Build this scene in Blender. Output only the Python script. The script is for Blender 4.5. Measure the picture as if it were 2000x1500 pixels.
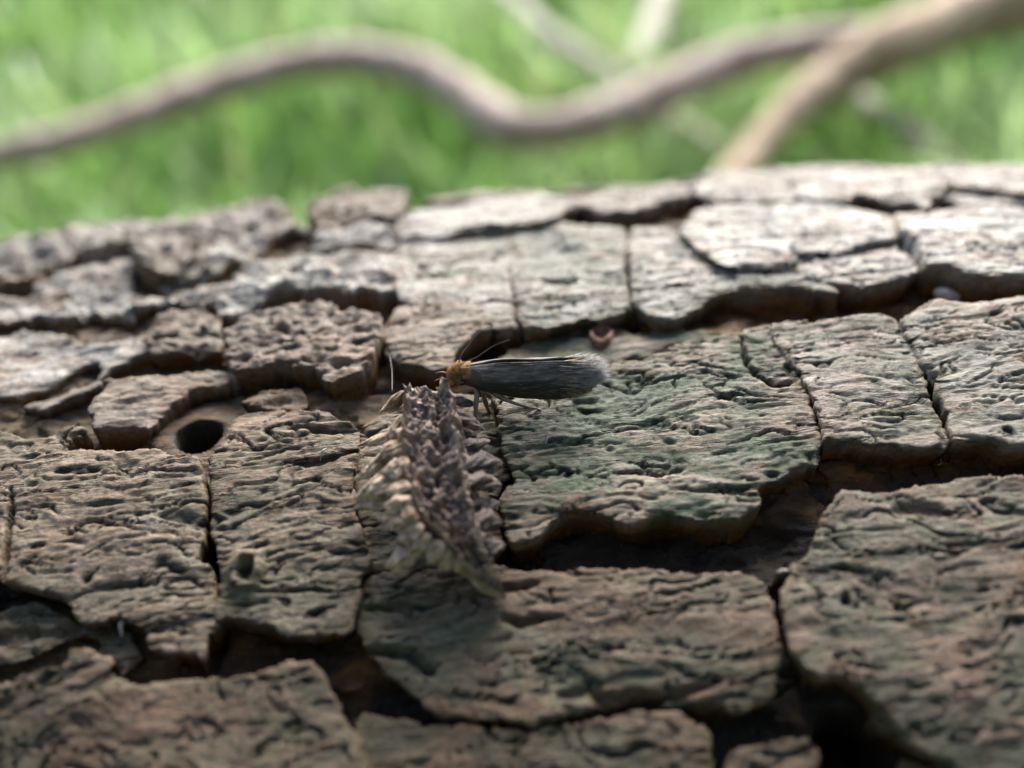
# Macro photograph of a small moth on a bark-plated log.  1 Blender unit = 1 cm (unit scale 0.01).
import bpy, math, random
import numpy as np
from mathutils import Vector

for o in list(bpy.data.objects):
    bpy.data.objects.remove(o, do_unlink=True)
sc = bpy.context.scene
sc.unit_settings.system = 'METRIC'
sc.unit_settings.scale_length = 0.01
rad = math.radians
random.seed(7)
COL = sc.collection

# ------------------------------------------------------------------ camera
R0 = 4.0                      # log radius at the top of the bark plates (cm)
OZ = 3.75                     # height of the log's axis over the soil
FPX = 2145.0                  # focal length in photograph pixels (2000 wide)
PITCH, ROLL = 35.0, 4.6
CREST = 9.53                  # the crest is seen this far above the optical axis
DM = 3.9                      # distance of the surface at the picture's centre
_tc = rad(PITCH - CREST)
_T = np.array([0, math.cos(_tc), -math.sin(_tc)])
_N = np.array([0, math.sin(_tc), math.cos(_tc)])
_h = DM * math.sin(rad(CREST))
_t = DM * math.cos(rad(CREST)) + math.sqrt(R0**2 - (R0 - _h)**2)
AX = np.array([0.0, 0.0, OZ])
CAM = AX + R0 * _N - _t * _T
FWD = np.array([0, math.cos(rad(PITCH)), -math.sin(rad(PITCH))])
U0 = np.array([0, math.sin(rad(PITCH)), math.cos(rad(PITCH))])
RX = np.array([1.0, 0, 0])
cr, sr = math.cos(rad(ROLL)), math.sin(rad(ROLL))
RIGHT = cr * RX - sr * U0
UP = sr * RX + cr * U0

cam_d = bpy.data.cameras.new('camera')
cam = bpy.data.objects.new('camera', cam_d)
COL.objects.link(cam)
from mathutils import Matrix
m = Matrix.Identity(4)
for i in range(3):
    m[i][0], m[i][1], m[i][2], m[i][3] = RIGHT[i], UP[i], -FWD[i], CAM[i]
cam.matrix_world = m
cam_d.sensor_width = 36.0
cam_d.lens = 36.0 * FPX / 2000.0
cam_d.clip_start = 0.05
cam_d.clip_end = 60000
cam_d.dof.use_dof = True
cam_d.dof.focus_distance = 3.72
cam_d.dof.aperture_fstop = 0.275
sc.camera = cam

# ------------------------------------------------------------------ light
SUN_EL, SUN_AZ = 37.0, 14.0      # behind the log, a little to the right (azimuth from +Y towards +X)
w = bpy.data.worlds.new('World')
sc.world = w
w.use_nodes = True
nt = w.node_tree
bg = nt.nodes['Background']
sky = nt.nodes.new('ShaderNodeTexSky')
sky.sky_type = 'NISHITA'
sky.sun_disc = False
sky.sun_elevation = rad(SUN_EL)
sky.sun_rotation = rad(SUN_AZ)
sky.air_density = 1.0
sky.dust_density = 2.0
nt.links.new(sky.outputs[0], bg.inputs[0])
bg.inputs[1].default_value = 0.05
sun_d = bpy.data.lights.new('sun', 'SUN')
sun_d.energy = 1.5
sun_d.angle = rad(45)
sun_d.color = (1.0, 0.985, 0.965)
sun = bpy.data.objects.new('sun', sun_d)
COL.objects.link(sun)
_sd = Vector((math.sin(rad(SUN_AZ)) * math.cos(rad(SUN_EL)), math.cos(rad(SUN_AZ)) * math.cos(rad(SUN_EL)), math.sin(rad(SUN_EL))))
sun.rotation_euler = _sd.to_track_quat('Z', 'Y').to_euler()
sun.location = _sd * 100
sc.view_settings.view_transform = 'Standard'
sc.view_settings.look = 'None'
sc.view_settings.exposure = 3.0
sc.view_settings.gamma = 1.0
sc.view_settings.use_curve_mapping = False

# ------------------------------------------------------------------ helpers
def ray(px, py):
    d = FWD + ((px - 1000.0) / FPX) * RIGHT - ((py - 750.0) / FPX) * UP
    return d / np.linalg.norm(d)

def log_xt(px, py, h=0.0):
    """pixel -> (x, theta) on the cylinder of radius R0+h; theta grows from the top towards the camera."""
    d = ray(px, py); R = R0 + h
    p = CAM - AX
    a = d[1]**2 + d[2]**2; b = p[1]*d[1] + p[2]*d[2]; c = p[1]**2 + p[2]**2 - R*R
    disc = b*b - a*c
    if disc >= 0:
        s = (-b - math.sqrt(disc)) / a
        q = p + s * d
        return q[0], math.atan2(-q[1], q[2])
    s = -b / a
    q = p + s * d
    miss = math.hypot(q[1], q[2]) - R
    return q[0], math.atan2(-q[1], q[2]) - min(0.5, 0.02 + miss * 1.3)

def log_pt(px, py, h=0.0):
    x, t = log_xt(px, py, h)
    return surf(x, t, R0 + h)

def surf(x, t, r):
    return np.array([x, AX[1] - r * math.sin(t), AX[2] + r * math.cos(t)])

def plane_pt(px, py, z):
    d = ray(px, py)
    return CAM + d * ((z - CAM[2]) / d[2])

_tabs = {}
def perlin(x, y, seed=0):
    if seed not in _tabs:
        rs = np.random.RandomState(1000 + seed)
        perm = np.concatenate([rs.permutation(256)] * 2).astype(np.int32)
        ang = rs.rand(256).astype(np.float32) * 2 * np.pi
        _tabs[seed] = (perm, np.cos(ang).astype(np.float32), np.sin(ang).astype(np.float32))
    perm, gc, gs = _tabs[seed]
    x = np.asarray(x, np.float32); y = np.asarray(y, np.float32)
    xf = np.floor(x); yf = np.floor(y)
    xi = xf.astype(np.int32) & 255; yi = yf.astype(np.int32) & 255
    fx = x - xf; fy = y - yf
    u = fx*fx*fx*(fx*(fx*6-15)+10); v = fy*fy*fy*(fy*(fy*6-15)+10)
    xi1 = (xi+1) & 255; yi1 = (yi+1) & 255
    def g(a, b, dx, dy):
        h = perm[perm[a] + b]
        return gc[h]*dx + gs[h]*dy
    n00 = g(xi, yi, fx, fy); n10 = g(xi1, yi, fx-1, fy)
    n01 = g(xi, yi1, fx, fy-1); n11 = g(xi1, yi1, fx-1, fy-1)
    a = n00 + u*(n10-n00); b = n01 + u*(n11-n01)
    return (a + v*(b-a)) * 1.5

def fbm(x, y, seed=0, octv=3):
    r = 0; a = 1.0; f = 1.0
    for k in range(octv):
        r = r + a * perlin(x*f, y*f, seed + k); a *= 0.5; f *= 2.03
    return r

def sstep(a, b, x):
    t = np.clip((x - a) / (b - a), 0, 1)
    return t*t*(3-2*t)

def mesh_obj(name, verts, faces, mat, parent=None, smooth=True, attrs=None):
    me = bpy.data.meshes.new(name)
    verts = np.asarray(verts, np.float32)
    me.from_pydata(verts.tolist() if len(verts) < 200000 else verts, [], faces)
    if smooth:
        me.polygons.foreach_set('use_smooth', np.ones(len(me.polygons), bool))
    if attrs:
        for k, a in attrs.items():
            at = me.attributes.new(k, 'FLOAT', 'POINT')
            at.data.foreach_set('value', np.asarray(a, np.float32))
    if mat: me.materials.append(mat)
    me.update()
    o = bpy.data.objects.new(name, me)
    COL.objects.link(o)
    if parent: o.parent = parent
    return o

def quad_obj(name, co, quads, mat, parent=None, attrs=None):
    """fast path for big quad meshes: co (n,3), quads (m,4)"""
    me = bpy.data.meshes.new(name)
    n, mq = len(co), len(quads)
    me.vertices.add(n); me.vertices.foreach_set('co', np.ascontiguousarray(co, np.float32).ravel())
    me.loops.add(mq*4); me.loops.foreach_set('vertex_index', np.ascontiguousarray(quads, np.int32).ravel())
    me.polygons.add(mq)
    me.polygons.foreach_set('loop_start', np.arange(0, mq*4, 4, dtype=np.int32))
    me.polygons.foreach_set('use_smooth', np.ones(mq, bool))
    if attrs:
        for k, a in attrs.items():
            at = me.attributes.new(k, 'FLOAT', 'POINT')
            at.data.foreach_set('value', np.ascontiguousarray(a, np.float32))
    if mat: me.materials.append(mat)
    me.update(calc_edges=True); me.validate()
    o = bpy.data.objects.new(name, me)
    COL.objects.link(o)
    if parent: o.parent = parent
    return o

def empty(name, loc, label=None, cat=None, group=None):
    o = bpy.data.objects.new(name, None)
    o.empty_display_size = 0.2
    COL.objects.link(o)
    o.location = Vector([float(c) for c in loc])
    tag(o, label, cat, group)
    return o

def tag(o, label=None, cat=None, group=None, kind=None):
    if label: o['label'] = label
    if cat: o['category'] = cat
    if group: o['group'] = group
    if kind: o['kind'] = kind
    return o

class MB:
    """collects vertices and faces in world coordinates for one mesh"""
    def __init__(s): s.v = []; s.f = []
    def tube(s, pts, rads, n=8, rough=0.0, cap=True, seed=0, flat=1.0):
        rnd = random.Random(seed)
        pts = [Vector([float(c) for c in p]) for p in pts]
        b0 = len(s.v); prev = None
        for i, p in enumerate(pts):
            a = pts[max(i-1, 0)]; b = pts[min(i+1, len(pts)-1)]
            t = (b - a).normalized()
            if prev is None:
                ref = Vector((0, 0, 1)) if abs(t.z) < .9 else Vector((1, 0, 0))
                u = t.cross(ref).normalized()
            else:
                u = (prev - t * prev.dot(t)).normalized()
            prev = u
            w_ = t.cross(u)
            for k in range(n):
                an = 2*math.pi*k/n
                r = rads[i] * (1 + rough * rnd.uniform(-1, 1))
                s.v.append(p + u * (math.cos(an)*r) + w_ * (math.sin(an)*r*flat))
        for i in range(len(pts)-1):
            for k in range(n):
                s.f.append((b0+i*n+k, b0+i*n+(k+1) % n, b0+(i+1)*n+(k+1) % n, b0+(i+1)*n+k))
        if cap:
            s.f.append(tuple(b0+k for k in reversed(range(n))))
            e = b0+(len(pts)-1)*n
            s.f.append(tuple(e+k for k in range(n)))
    def hair(s, p, d, length, r, bend=None):
        """thin three-sided tapering hair"""
        p = Vector(p); d = Vector(d).normalized()
        bend = Vector(bend) if bend is not None else Vector((0, 0, 0))
        q1 = p + d*length*.5 + bend*length*.25
        q2 = p + d*length + bend*length
        u = d.orthogonal().normalized(); w_ = d.cross(u)
        b = len(s.v)
        for c, rr in ((p, r), (q1, r*.8)):
            for k in range(3):
                a = 2.094*k
                s.v.append(c + u*math.cos(a)*rr + w_*math.sin(a)*rr)
        s.v.append(q2)
        for k in range(3):
            k2 = (k+1) % 3
            s.f.append((b+k, b+k2, b+3+k2, b+3+k)); s.f.append((b+3+k, b+3+k2, b+6))
    def build(s, name, mat, parent=None, smooth=True):
        o = mesh_obj(name, [tuple(v) for v in s.v], s.f, mat, None, smooth)
        if parent:
            o.parent = parent
            o.matrix_parent_inverse = Matrix.Translation(-parent.location)
        return o

def spline(pts, n):
    """Catmull-Rom through pts (list of 3-tuples or n-tuples), n samples per span"""
    P = [np.array(p, float) for p in pts]
    P = [2*P[0]-P[1]] + P + [2*P[-1]-P[-2]]
    out = []
    for i in range(1, len(P)-2):
        for k in range(n):
            t = k/n
            out.append(0.5*((2*P[i]) + (P[i+1]-P[i-1])*t + (2*P[i-1]-5*P[i]+4*P[i+1]-P[i+2])*t*t + (3*P[i]-P[i-1]-3*P[i+1]+P[i+2])*t**3))
    out.append(P[-2])
    return out

# ------------------------------------------------------------------ materials
class NT:
    def __init__(s, name):
        s.m = bpy.data.materials.new(name); s.m.use_nodes = True
        s.t = s.m.node_tree; s.b = s.t.nodes['Principled BSDF']; s.out = s.t.nodes['Material Output']
        s.tc = s.n('ShaderNodeTexCoord')
    def n(s, ty, **kw):
        nd = s.t.nodes.new(ty)
        for k, v in kw.items(): setattr(nd, k, v)
        return nd
    def l(s, a, b): s.t.links.new(a, b)
    def noise(s, scale, detail=4, rough=.6, stretch=(1, 1, 1), dist=0.0):
        mp = s.n('ShaderNodeMapping'); mp.inputs['Scale'].default_value = stretch
        s.l(s.tc.outputs['Object'], mp.inputs[0])
        nz = s.n('ShaderNodeTexNoise'); nz.inputs['Scale'].default_value = scale
        nz.inputs['Detail'].default_value = detail; nz.inputs['Roughness'].default_value = rough
        nz.inputs['Distortion'].default_value = dist
        s.l(mp.outputs[0], nz.inputs['Vector'])
        return nz.outputs['Fac']
    def ramp(s, fac, stops):
        r = s.n('ShaderNodeValToRGB')
        e = r.color_ramp.elements
        while len(e) < len(stops): e.new(0.5)
        for el, (p, c) in zip(e, stops):
            el.position = p; el.color = (*c, 1) if not isinstance(c, float) else (c, c, c, 1)
        s.l(fac, r.inputs[0])
        return r.outputs[0]
    def mix(s, fac, a, b, mode='MIX'):
        mx = s.n('ShaderNodeMix', data_type='RGBA', blend_type=mode)
        if hasattr(fac, 'node'): s.l(fac, mx.inputs[0])
        else: mx.inputs[0].default_value = fac
        for c, i in ((a, 6), (b, 7)):
            if hasattr(c, 'node'): s.l(c, mx.inputs[i])
            else: mx.inputs[i].default_value = (*c, 1)
        return mx.outputs[2]
    def math(s, op, a, b=None):
        mt = s.n('ShaderNodeMath', operation=op); mt.use_clamp = False
        for c, i in ((a, 0), (b, 1)):
            if c is None: continue
            if hasattr(c, 'node'): s.l(c, mt.inputs[i])
            else: mt.inputs[i].default_value = c
        return mt.outputs[0]
    def attr(s, name):
        a = s.n('ShaderNodeAttribute', attribute_name=name); return a.outputs['Fac']
    def bump(s, h, dist, strength=1.0):
        b = s.n('ShaderNodeBump'); b.inputs['Distance'].default_value = dist; b.inputs['Strength'].default_value = strength
        s.l(h, b.inputs['Height']); s.l(b.outputs[0], s.b.inputs['Normal'])
    def color(s, c): 
        if hasattr(c, 'node'): s.l(c, s.b.inputs['Base Color'])
        else: s.b.inputs['Base Color'].default_value = (*c, 1)
    def rough(s, r, spec=.5):
        if hasattr(r, 'node'): s.l(r, s.b.inputs['Roughness'])
        else: s.b.inputs['Roughness'].default_value = r
        s.b.inputs['Specular IOR Level'].default_value = spec

def mat_bark():
    k = NT('bark')
    big = k.noise(1.1, 4, .6, (.7, 1, 1))
    mid = k.noise(5, 5, .65, (.30, 1, 1), .5)
    fine = k.noise(30, 6, .72, (.20, 1, 1), .5)
    grain = k.noise(95, 4, .7, (.35, 1, 1), .4)
    speck = k.noise(120, 3, .7)
    c1 = k.ramp(mid, [(.30, (.044, .029, .017)), (.44, (.090, .064, .041)), (.56, (.145, .106, .072)), (.74, (.23, .18, .135))])
    c2 = k.ramp(fine, [(.32, (.026, .018, .011)), (.46, (.078, .056, .037)), (.58, (.155, .118, .084)), (.74, (.30, .245, .19))])
    c3 = k.ramp(grain, [(.34, (.018, .012, .008)), (.47, (.085, .058, .039)), (.60, (.20, .148, .110)), (.74, (.44, .36, .29))])
    c = k.mix(.42, k.mix(.5, c1, c2), c3)
    # rusty and mauve tints from plate to plate and within each
    c = k.mix(k.math('MULTIPLY', k.ramp(big, [(.40, 0.0), (.58, 1.0)]), .55), c, k.ramp(fine, [(.35, (.050, .026, .016)), (.65, (.235, .148, .108))]))
    # pale grey: lichen dust; on crest plates also light painted as colour
    pm = k.ramp(k.math('ADD', k.math('MULTIPLY', k.noise(8, 6, .75, (.5, 1, 1), .5), .7), k.math('MULTIPLY', grain, .3)), [(.38, 0.0), (.52, 1.0)])
    pale = k.math('MULTIPLY', k.attr('pale'), pm)
    pc = k.mix(.5, k.ramp(fine, [(.34, (.15, .135, .11)), (.68, (.42, .41, .385))]), k.ramp(grain, [(.34, (.11, .10, .08)), (.66, (.50, .485, .455))]))
    c = k.mix(pale, c, pc)
    # green algae: grainy patches, thickest in the hollows
    gn = k.math('ADD', k.math('MULTIPLY', k.noise(5.0, 7, .75, (.5, 1, 1), .8), .72), k.math('MULTIPLY', grain, .28))
    gn = k.math('ADD', gn, k.math('MULTIPLY', k.math('SUBTRACT', k.attr('hollow'), .45), .11))
    gm = k.math('MULTIPLY', k.attr('green'), k.ramp(gn, [(.415, 0.0), (.535, 1.0)]))
    c = k.mix(gm, c, k.ramp(k.mix(.5, fine, grain), [(.34, (.008, .015, .008)), (.48, (.026, .040, .021)), (.60, (.064, .082, .048)), (.76, (.17, .185, .13))]))
    # exposed inner bark on broken edges and in the gaps
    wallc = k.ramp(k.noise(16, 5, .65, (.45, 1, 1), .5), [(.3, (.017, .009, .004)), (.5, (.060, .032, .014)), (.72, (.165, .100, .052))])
    wallc = k.mix(k.attr('deep'), wallc, k.ramp(k.noise(13, 5, .65), [(.3, (.008, .006, .004)), (.6, (.024, .017, .010)), (.8, (.035, .036, .014))]))  # near-black colour paints shade into deep gaps and the hole
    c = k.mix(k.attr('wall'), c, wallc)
    c = k.mix(k.math('MULTIPLY', k.ramp(speck, [(.60, 0.0), (.70, 1.0)]), .5), c, (.03, .022, .016))
    c = k.mix(k.math('MULTIPLY', k.ramp(k.noise(80, 2, .6), [(.68, 0.0), (.75, 1.0)]), .3), c, (.46, .42, .36))
    ln = k.noise(15, 4, .6, (.13, 1, 1), .8)
    line = k.math('MULTIPLY', k.ramp(k.math('ABSOLUTE', k.math('SUBTRACT', ln, .5)), [(.0, 1.0), (.018, 0.0)]), k.ramp(k.noise(7, 3, .6, (.4, 1, 1)), [(.46, 0.0), (.56, 1.0)]))
    keep = k.math('SUBTRACT', 1.0, k.attr('wall'))
    line = k.math('MULTIPLY', line, keep)
    c = k.mix(k.math('MULTIPLY', line, .8), c, (.018, .013, .010))
    c = k.mix(k.math('MULTIPLY', k.math('MULTIPLY', k.attr('crack'), keep), .85), c, (.012, .009, .007))
    hs = k.n('ShaderNodeHueSaturation'); k.l(c, hs.inputs['Color'])
    k.l(k.math('ADD', k.attr('tone'), 1.0), hs.inputs['Value'])
    hs.inputs['Saturation'].default_value = 1.5
    k.color(hs.outputs[0])
    k.rough(k.ramp(fine, [(.32, .80), (.68, .50)]), .36)
    hh = k.math('ADD', fine, k.math('MULTIPLY', grain, .55))
    hh = k.math('ADD', hh, k.math('MULTIPLY', k.noise(240, 2, .6), .20))
    hh = k.math('SUBTRACT', hh, k.math('MULTIPLY', line, .9))
    k.bump(hh, .0115, 1.0)
    return k.m
M_BARK = mat_bark()

def mat_simple(name, stops, scale, stretch=(1, 1, 1), rough=.7, spec=.4, bump=.004, bscale=None, detail=5):
    k = NT(name)
    f = k.noise(scale, detail, .65, stretch, .3)
    k.color(k.ramp(f, stops)); k.rough(rough, spec)
    if bump:
        k.bump(k.noise(bscale or scale*2.5, 4, .65, stretch), bump)
    return k.m

# ------------------------------------------------------------------ log: traced bark plates
# (outline in photograph pixels, top height cm, style: w wrinkled / p pitted / s smooth, pale, green, tone)
PLATES = [
 # crest, left to right
 ([(-60,512),(0,510),(60,505),(115,489),(130,478),(128,440),(60,430),(-60,440)], .03,'s',.8,.1,.08),
 ([(135,476),(200,480),(262,467),(300,446),(385,434),(395,441),(430,440),(470,431),(540,426),(552,412),(548,380),(440,370),(320,385),(200,420),(140,440)], .05,'s',.65,.05,.0),
 ([(265,468),(272,500),(285,515),(310,515),(345,522),(362,512),(385,490),(405,470),(400,452),(330,450),(285,456)], .04,'s',.6,.1,0),
 ([(345,538),(385,540),(425,528),(480,497),(520,470),(600,445),(605,432),(560,432),(480,446),(412,462),(404,482),(372,512)], .0,'s',.9,.1,.1),
 ([(605,440),(640,440),(700,428),(770,420),(792,408),(785,370),(700,370),(612,390)], .07,'s',.3,.05,-.1),
 ([(605,484),(650,482),(720,478),(765,470),(772,450),(790,425),(780,425),(700,436),(640,446),(606,446)], .02,'s',.8,.1,0),
 ([(778,463),(800,466),(860,460),(930,449),(975,445),(1060,440),(1090,426),(1108,409),(1130,403),(1128,385),(1060,378),(960,390),(900,398),(830,408),(796,416),(782,440)], .04,'s',.8,.15,0),
 ([(1140,403),(1165,413),(1200,412),(1235,409),(1270,395),(1310,382),(1345,376),(1352,358),(1300,355),(1220,364),(1140,376)], .05,'s',.5,.05,-.05),
 ([(830,402),(900,391),(960,384),(1010,374),(1070,371),(1120,367),(1210,357),(1250,350),(1250,310),(1100,320),(900,340),(830,350)], .03,'s',.3,.1,-.05),
 ([(1255,352),(1350,352),(1400,342),(1395,300),(1260,310)], .02,'s',.5,.05,0),
 ([(1352,368),(1400,388),(1480,385),(1545,388),(1556,365),(1545,290),(1450,290),(1400,300),(1405,343),(1358,353)], .04,'s',.6,.1,0),
 ([(1562,362),(1562,384),(1620,380),(1660,385),(1668,368),(1720,376),(1780,382),(1812,396),(1822,385),(1815,374),(1848,362),(1855,280),(1700,280),(1560,285)], .05,'s',.75,.05,.05),
 ([(1858,345),(1900,350),(1950,352),(1965,361),(2080,368),(2080,270),(1860,280)], .05,'s',.8,.05,.05),
 ([(1828,382),(1900,388),(2080,395),(2080,374),(1960,367),(1870,355),(1838,368)], .0,'s',.9,.1,.05),
 # upper sheets
 ([(430,560),(470,530),(520,500),(600,491),(760,484),(775,476),(771,520),(768,574),(740,578),(700,576),(675,586),(640,577),(600,572),(550,566),(520,574),(455,602),(425,600)], -.01,'s',.9,.2,.1),
 ([(780,474),(860,469),(935,457),(990,452),(991,500),(993,525),(999,560),(1005,600),(1010,632),(985,642),(950,641),(938,612),(880,598),(800,595),(776,588),(774,520)], .0,'w',.75,.5,.05),
 ([(991,452),(1060,448),(1095,434),(1120,442),(1180,441),(1221,440),(1219,480),(1223,530),(1230,570),(1236,598),(1200,608),(1150,616),(1100,624),(1060,630),(1014,632),(1009,600),(1002,560),(997,525),(995,500)], .0,'w',.8,.55,.05),
 ([(1232,440),(1226,480),(1231,530),(1238,580),(1245,597),(1270,612),(1300,616),(1330,610),(1360,597),(1400,578),(1450,568),(1500,563),(1560,562),(1600,568),(1655,572),(1610,548),(1568,532),(1548,518),(1500,522),(1430,527),(1400,514),(1375,492),(1358,470),(1338,450),(1300,440)], .0,'w',.85,.45,.1),
 ([(1345,445),(1365,470),(1385,489),(1405,507),(1435,521),(1500,516),(1535,506),(1562,487),(1600,488),(1650,478),(1710,463),(1745,460),(1740,430),(1733,402),(1680,397),(1600,392),(1500,396),(1400,402),(1350,412)], .03,'w',.95,.2,.15),
 ([(1552,508),(1580,496),(1602,491),(1640,496),(1700,492),(1742,480),(1760,490),(1780,510),(1792,536),(1770,542),(1720,556),(1680,562),(1650,552),(1604,541),(1570,531)], .0,'w',.85,.2,.12),
 ([(1742,402),(1752,440),(1758,463),(1788,488),(1804,513),(1822,524),(1850,518),(1882,535),(1922,541),(1962,546),(2080,540),(2080,398),(1900,392),(1820,402)], .04,'w',.95,.2,.15),
 # upper left, weathered
 ([(-60,515),(0,516),(70,515),(78,528),(60,545),(20,550),(-60,556)], -.01,'s',.6,.1,0),
 ([(-60,575),(40,572),(60,562),(85,545),(120,515),(200,492),(252,478),(266,500),(270,535),(255,553),(275,560),(312,568),(342,578),(330,590),(298,598),(272,607),(240,622),(194,619),(186,610),(165,612),(132,628),(90,622),(60,616),(0,620),(-60,622)], -.03,'p',.85,.1,.12),
 ([(345,548),(385,548),(425,540),(428,562),(420,600),(385,598),(345,588),(318,600),(330,585),(350,575),(300,560),(305,548)], -.04,'s',.6,.15,.05),
 ([(-60,657),(40,652),(120,650),(170,665),(230,668),(270,656),(290,646),(294,668),(284,690),(250,700),(215,725),(196,735),(190,718),(180,706),(150,716),(120,735),(70,762),(35,768),(-60,768)], -.06,'s',.8,.1,.12),
 ([(28,792),(45,785),(90,775),(140,760),(170,746),(190,736),(204,742),(190,756),(165,767),(130,778),(92,796),(60,800)], -.07,'s',.5,.1,0),
 ([(295,632),(330,612),(380,601),(430,614),(433,640),(428,665),(427,681),(400,685),(350,685),(302,697),(286,690),(292,660)], -.03,'p',.25,.15,-.08),
 ([(195,745),(230,739),(280,735),(340,730),(400,722),(430,720),(442,728),(440,742),(420,752),(385,750),(364,768),(330,792),(306,820),(292,836),(270,840),(230,844),(195,840),(180,825),(165,800),(175,785),(195,765),(205,752)], -.02,'s',.3,.1,-.05),
 ([(437,650),(455,614),(500,594),(560,580),(620,581),(660,597),(715,608),(740,620),(741,650),(731,680),(731,700),(715,717),(680,737),(645,748),(628,742),(622,718),(580,714),(530,708),(490,708),(455,719),(445,700),(436,672)], .04,'p',.3,.1,-.05),
 ([(770,600),(800,599),(880,602),(936,614),(950,646),(920,660),(905,680),(890,705),(880,722),(845,728),(800,716),(765,700),(755,680),(752,650),(756,620)], .0,'w',.35,.25,-.02),
 ([(458,790),(465,770),(500,757),(560,750),(590,755),(605,775),(605,793),(580,797),(540,798),(500,796)], -.02,'p',.2,.2,-.08),
 # middle
 ([(440,830),(450,812),(470,803),(540,803),(600,802),(640,807),(688,826),(693,850),(691,900),(688,950),(690,1000),(697,1060),(704,1108),(688,1150),(692,1238),(640,1243),(560,1240),(480,1234),(427,1230),(420,1200),(427,1150),(432,1110),(417,1088),(412,1040),(414,980),(410,930),(409,892),(427,872),(437,850)], .0,'w',.15,.45,-.06),
 ([(-60,828),(0,832),(50,850),(90,850),(110,836),(160,830),(184,845),(160,860),(132,876),(190,876),(250,885),(300,880),(350,894),(392,896),(397,930),(397,980),(389,1040),(386,1090),(411,1107),(415,1150),(412,1220),(405,1270),(398,1300),(370,1301),(320,1290),(295,1270),(280,1230),(252,1206),(240,1190),(200,1200),(150,1200),(130,1170),(100,1150),(40,1135),(5,1130),(-60,1120)], .0,'w',.2,.35,0),
 ([(700,832),(760,802),(830,780),(950,772),(957,800),(968,850),(981,900),(987,938),(963,975),(969,1030),(981,1068),(960,1088),(900,1098),(800,1103),(740,1112),(716,1102),(709,1050),(701,990),(698,920),(702,860)], -.03,'w',.15,.5,-.05),
 ([(1004,682),(1060,657),(1140,637),(1200,642),(1260,647),(1320,643),(1420,643),(1442,654),(1350,668),(1300,680),(1260,698),(1195,710),(1180,728),(1000,768),(955,766),(925,745),(968,705)], -.07,'s',.5,.75,0),
 ([(965,770),(1010,760),(1100,745),(1180,722),(1200,704),(1260,696),(1300,677),(1350,664),(1440,657),(1448,646),(1485,628),(1524,622),(1535,680),(1554,710),(1567,750),(1579,790),(1598,840),(1611,885),(1604,903),(1560,930),(1507,945),(1491,965),(1492,985),(1478,1002),(1450,1010),(1400,1024),(1350,1020),(1325,1012),(1300,1002),(1270,1010),(1230,1028),(1195,1020),(1150,1002),(1112,998),(1090,1020),(1062,1050),(1030,1058),(1008,1068),(992,1040),(983,1000),(981,975),(1003,945),(1001,915),(994,880),(982,840),(973,800)], .0,'w',.3,.85,0),
 ([(1518,622),(1560,628),(1620,620),(1680,612),(1735,612),(1750,626),(1761,650),(1781,690),(1806,740),(1831,800),(1846,865),(1845,876),(1790,884),(1760,884),(1735,874),(1705,878),(1670,872),(1640,868),(1623,878),(1609,840),(1591,790),(1579,750),(1566,712),(1532,684)], .01,'w',.45,.6,.03),
 ([(1765,637),(1772,612),(1800,592),(1830,580),(1860,583),(1890,591),(1930,588),(1980,584),(2080,580),(2080,862),(1990,878),(1960,868),(1930,856),(1890,868),(1866,864),(1860,840),(1848,790),(1823,730),(1799,690),(1778,660)], .03,'w',.55,.5,.05),
 # foreground; negative tone paints its shade into the plate colour
 ([(710,1152),(730,1132),(800,1114),(900,1112),(1000,1116),(1080,1111),(1200,1101),(1300,1106),(1380,1111),(1440,1106),(1488,1132),(1502,1180),(1507,1230),(1520,1300),(1526,1370),(1480,1392),(1400,1400),(1250,1385),(1150,1396),(1110,1410),(1060,1415),(1000,1406),(900,1404),(850,1385),(790,1350),(740,1310),(716,1270),(706,1200)], -.02,'w',.08,.65,-.20),
 ([(1632,956),(1660,951),(1720,956),(1800,946),(1850,934),(1900,930),(1940,922),(2100,926),(2100,1560),(1900,1520),(1850,1490),(1760,1442),(1722,1400),(1690,1352),(1650,1332),(1600,1340),(1556,1300),(1545,1250),(1532,1190),(1536,1150),(1562,1090),(1592,1050),(1602,1000)], .03,'w',.18,.65,-.12),
 ([(-80,1350),(0,1332),(50,1312),(120,1292),(130,1267),(170,1267),(200,1300),(228,1322),(260,1336),(330,1330),(420,1322),(500,1314),(540,1300),(600,1288),(640,1312),(660,1380),(700,1450),(730,1620),(300,1640),(-80,1640)], .03,'w',.05,.50,-.24),
 ([(1000,1428),(1100,1424),(1200,1404),(1300,1402),(1400,1425),(1390,1480),(1400,1640),(742,1640),(712,1470),(690,1390),(720,1378),(790,1398),(850,1422)], -.03,'w',.05,.55,-.24),
 ([(1420,1472),(1500,1442),(1580,1432),(1612,1452),(1604,1640),(1415,1640)], -.02,'w',.05,.5,-.22),
 ([(1745,1470),(1850,1512),(2100,1590),(2100,1660),(1740,1660)], -.02,'s',.05,.3,-.1),
 ([(1500,1106),(1530,1096),(1555,1110),(1550,1126),(1520,1132),(1500,1122)], -.02,'s',.5,.1,.1),
 ([(-60,1215),(20,1190),(80,1178),(130,1210),(200,1225),(245,1222),(270,1262),(288,1290),(240,1330),(205,1295),(175,1252),(120,1258),(50,1295),(-60,1320)], -.075,'p',.2,.6,-.05),
]
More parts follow.
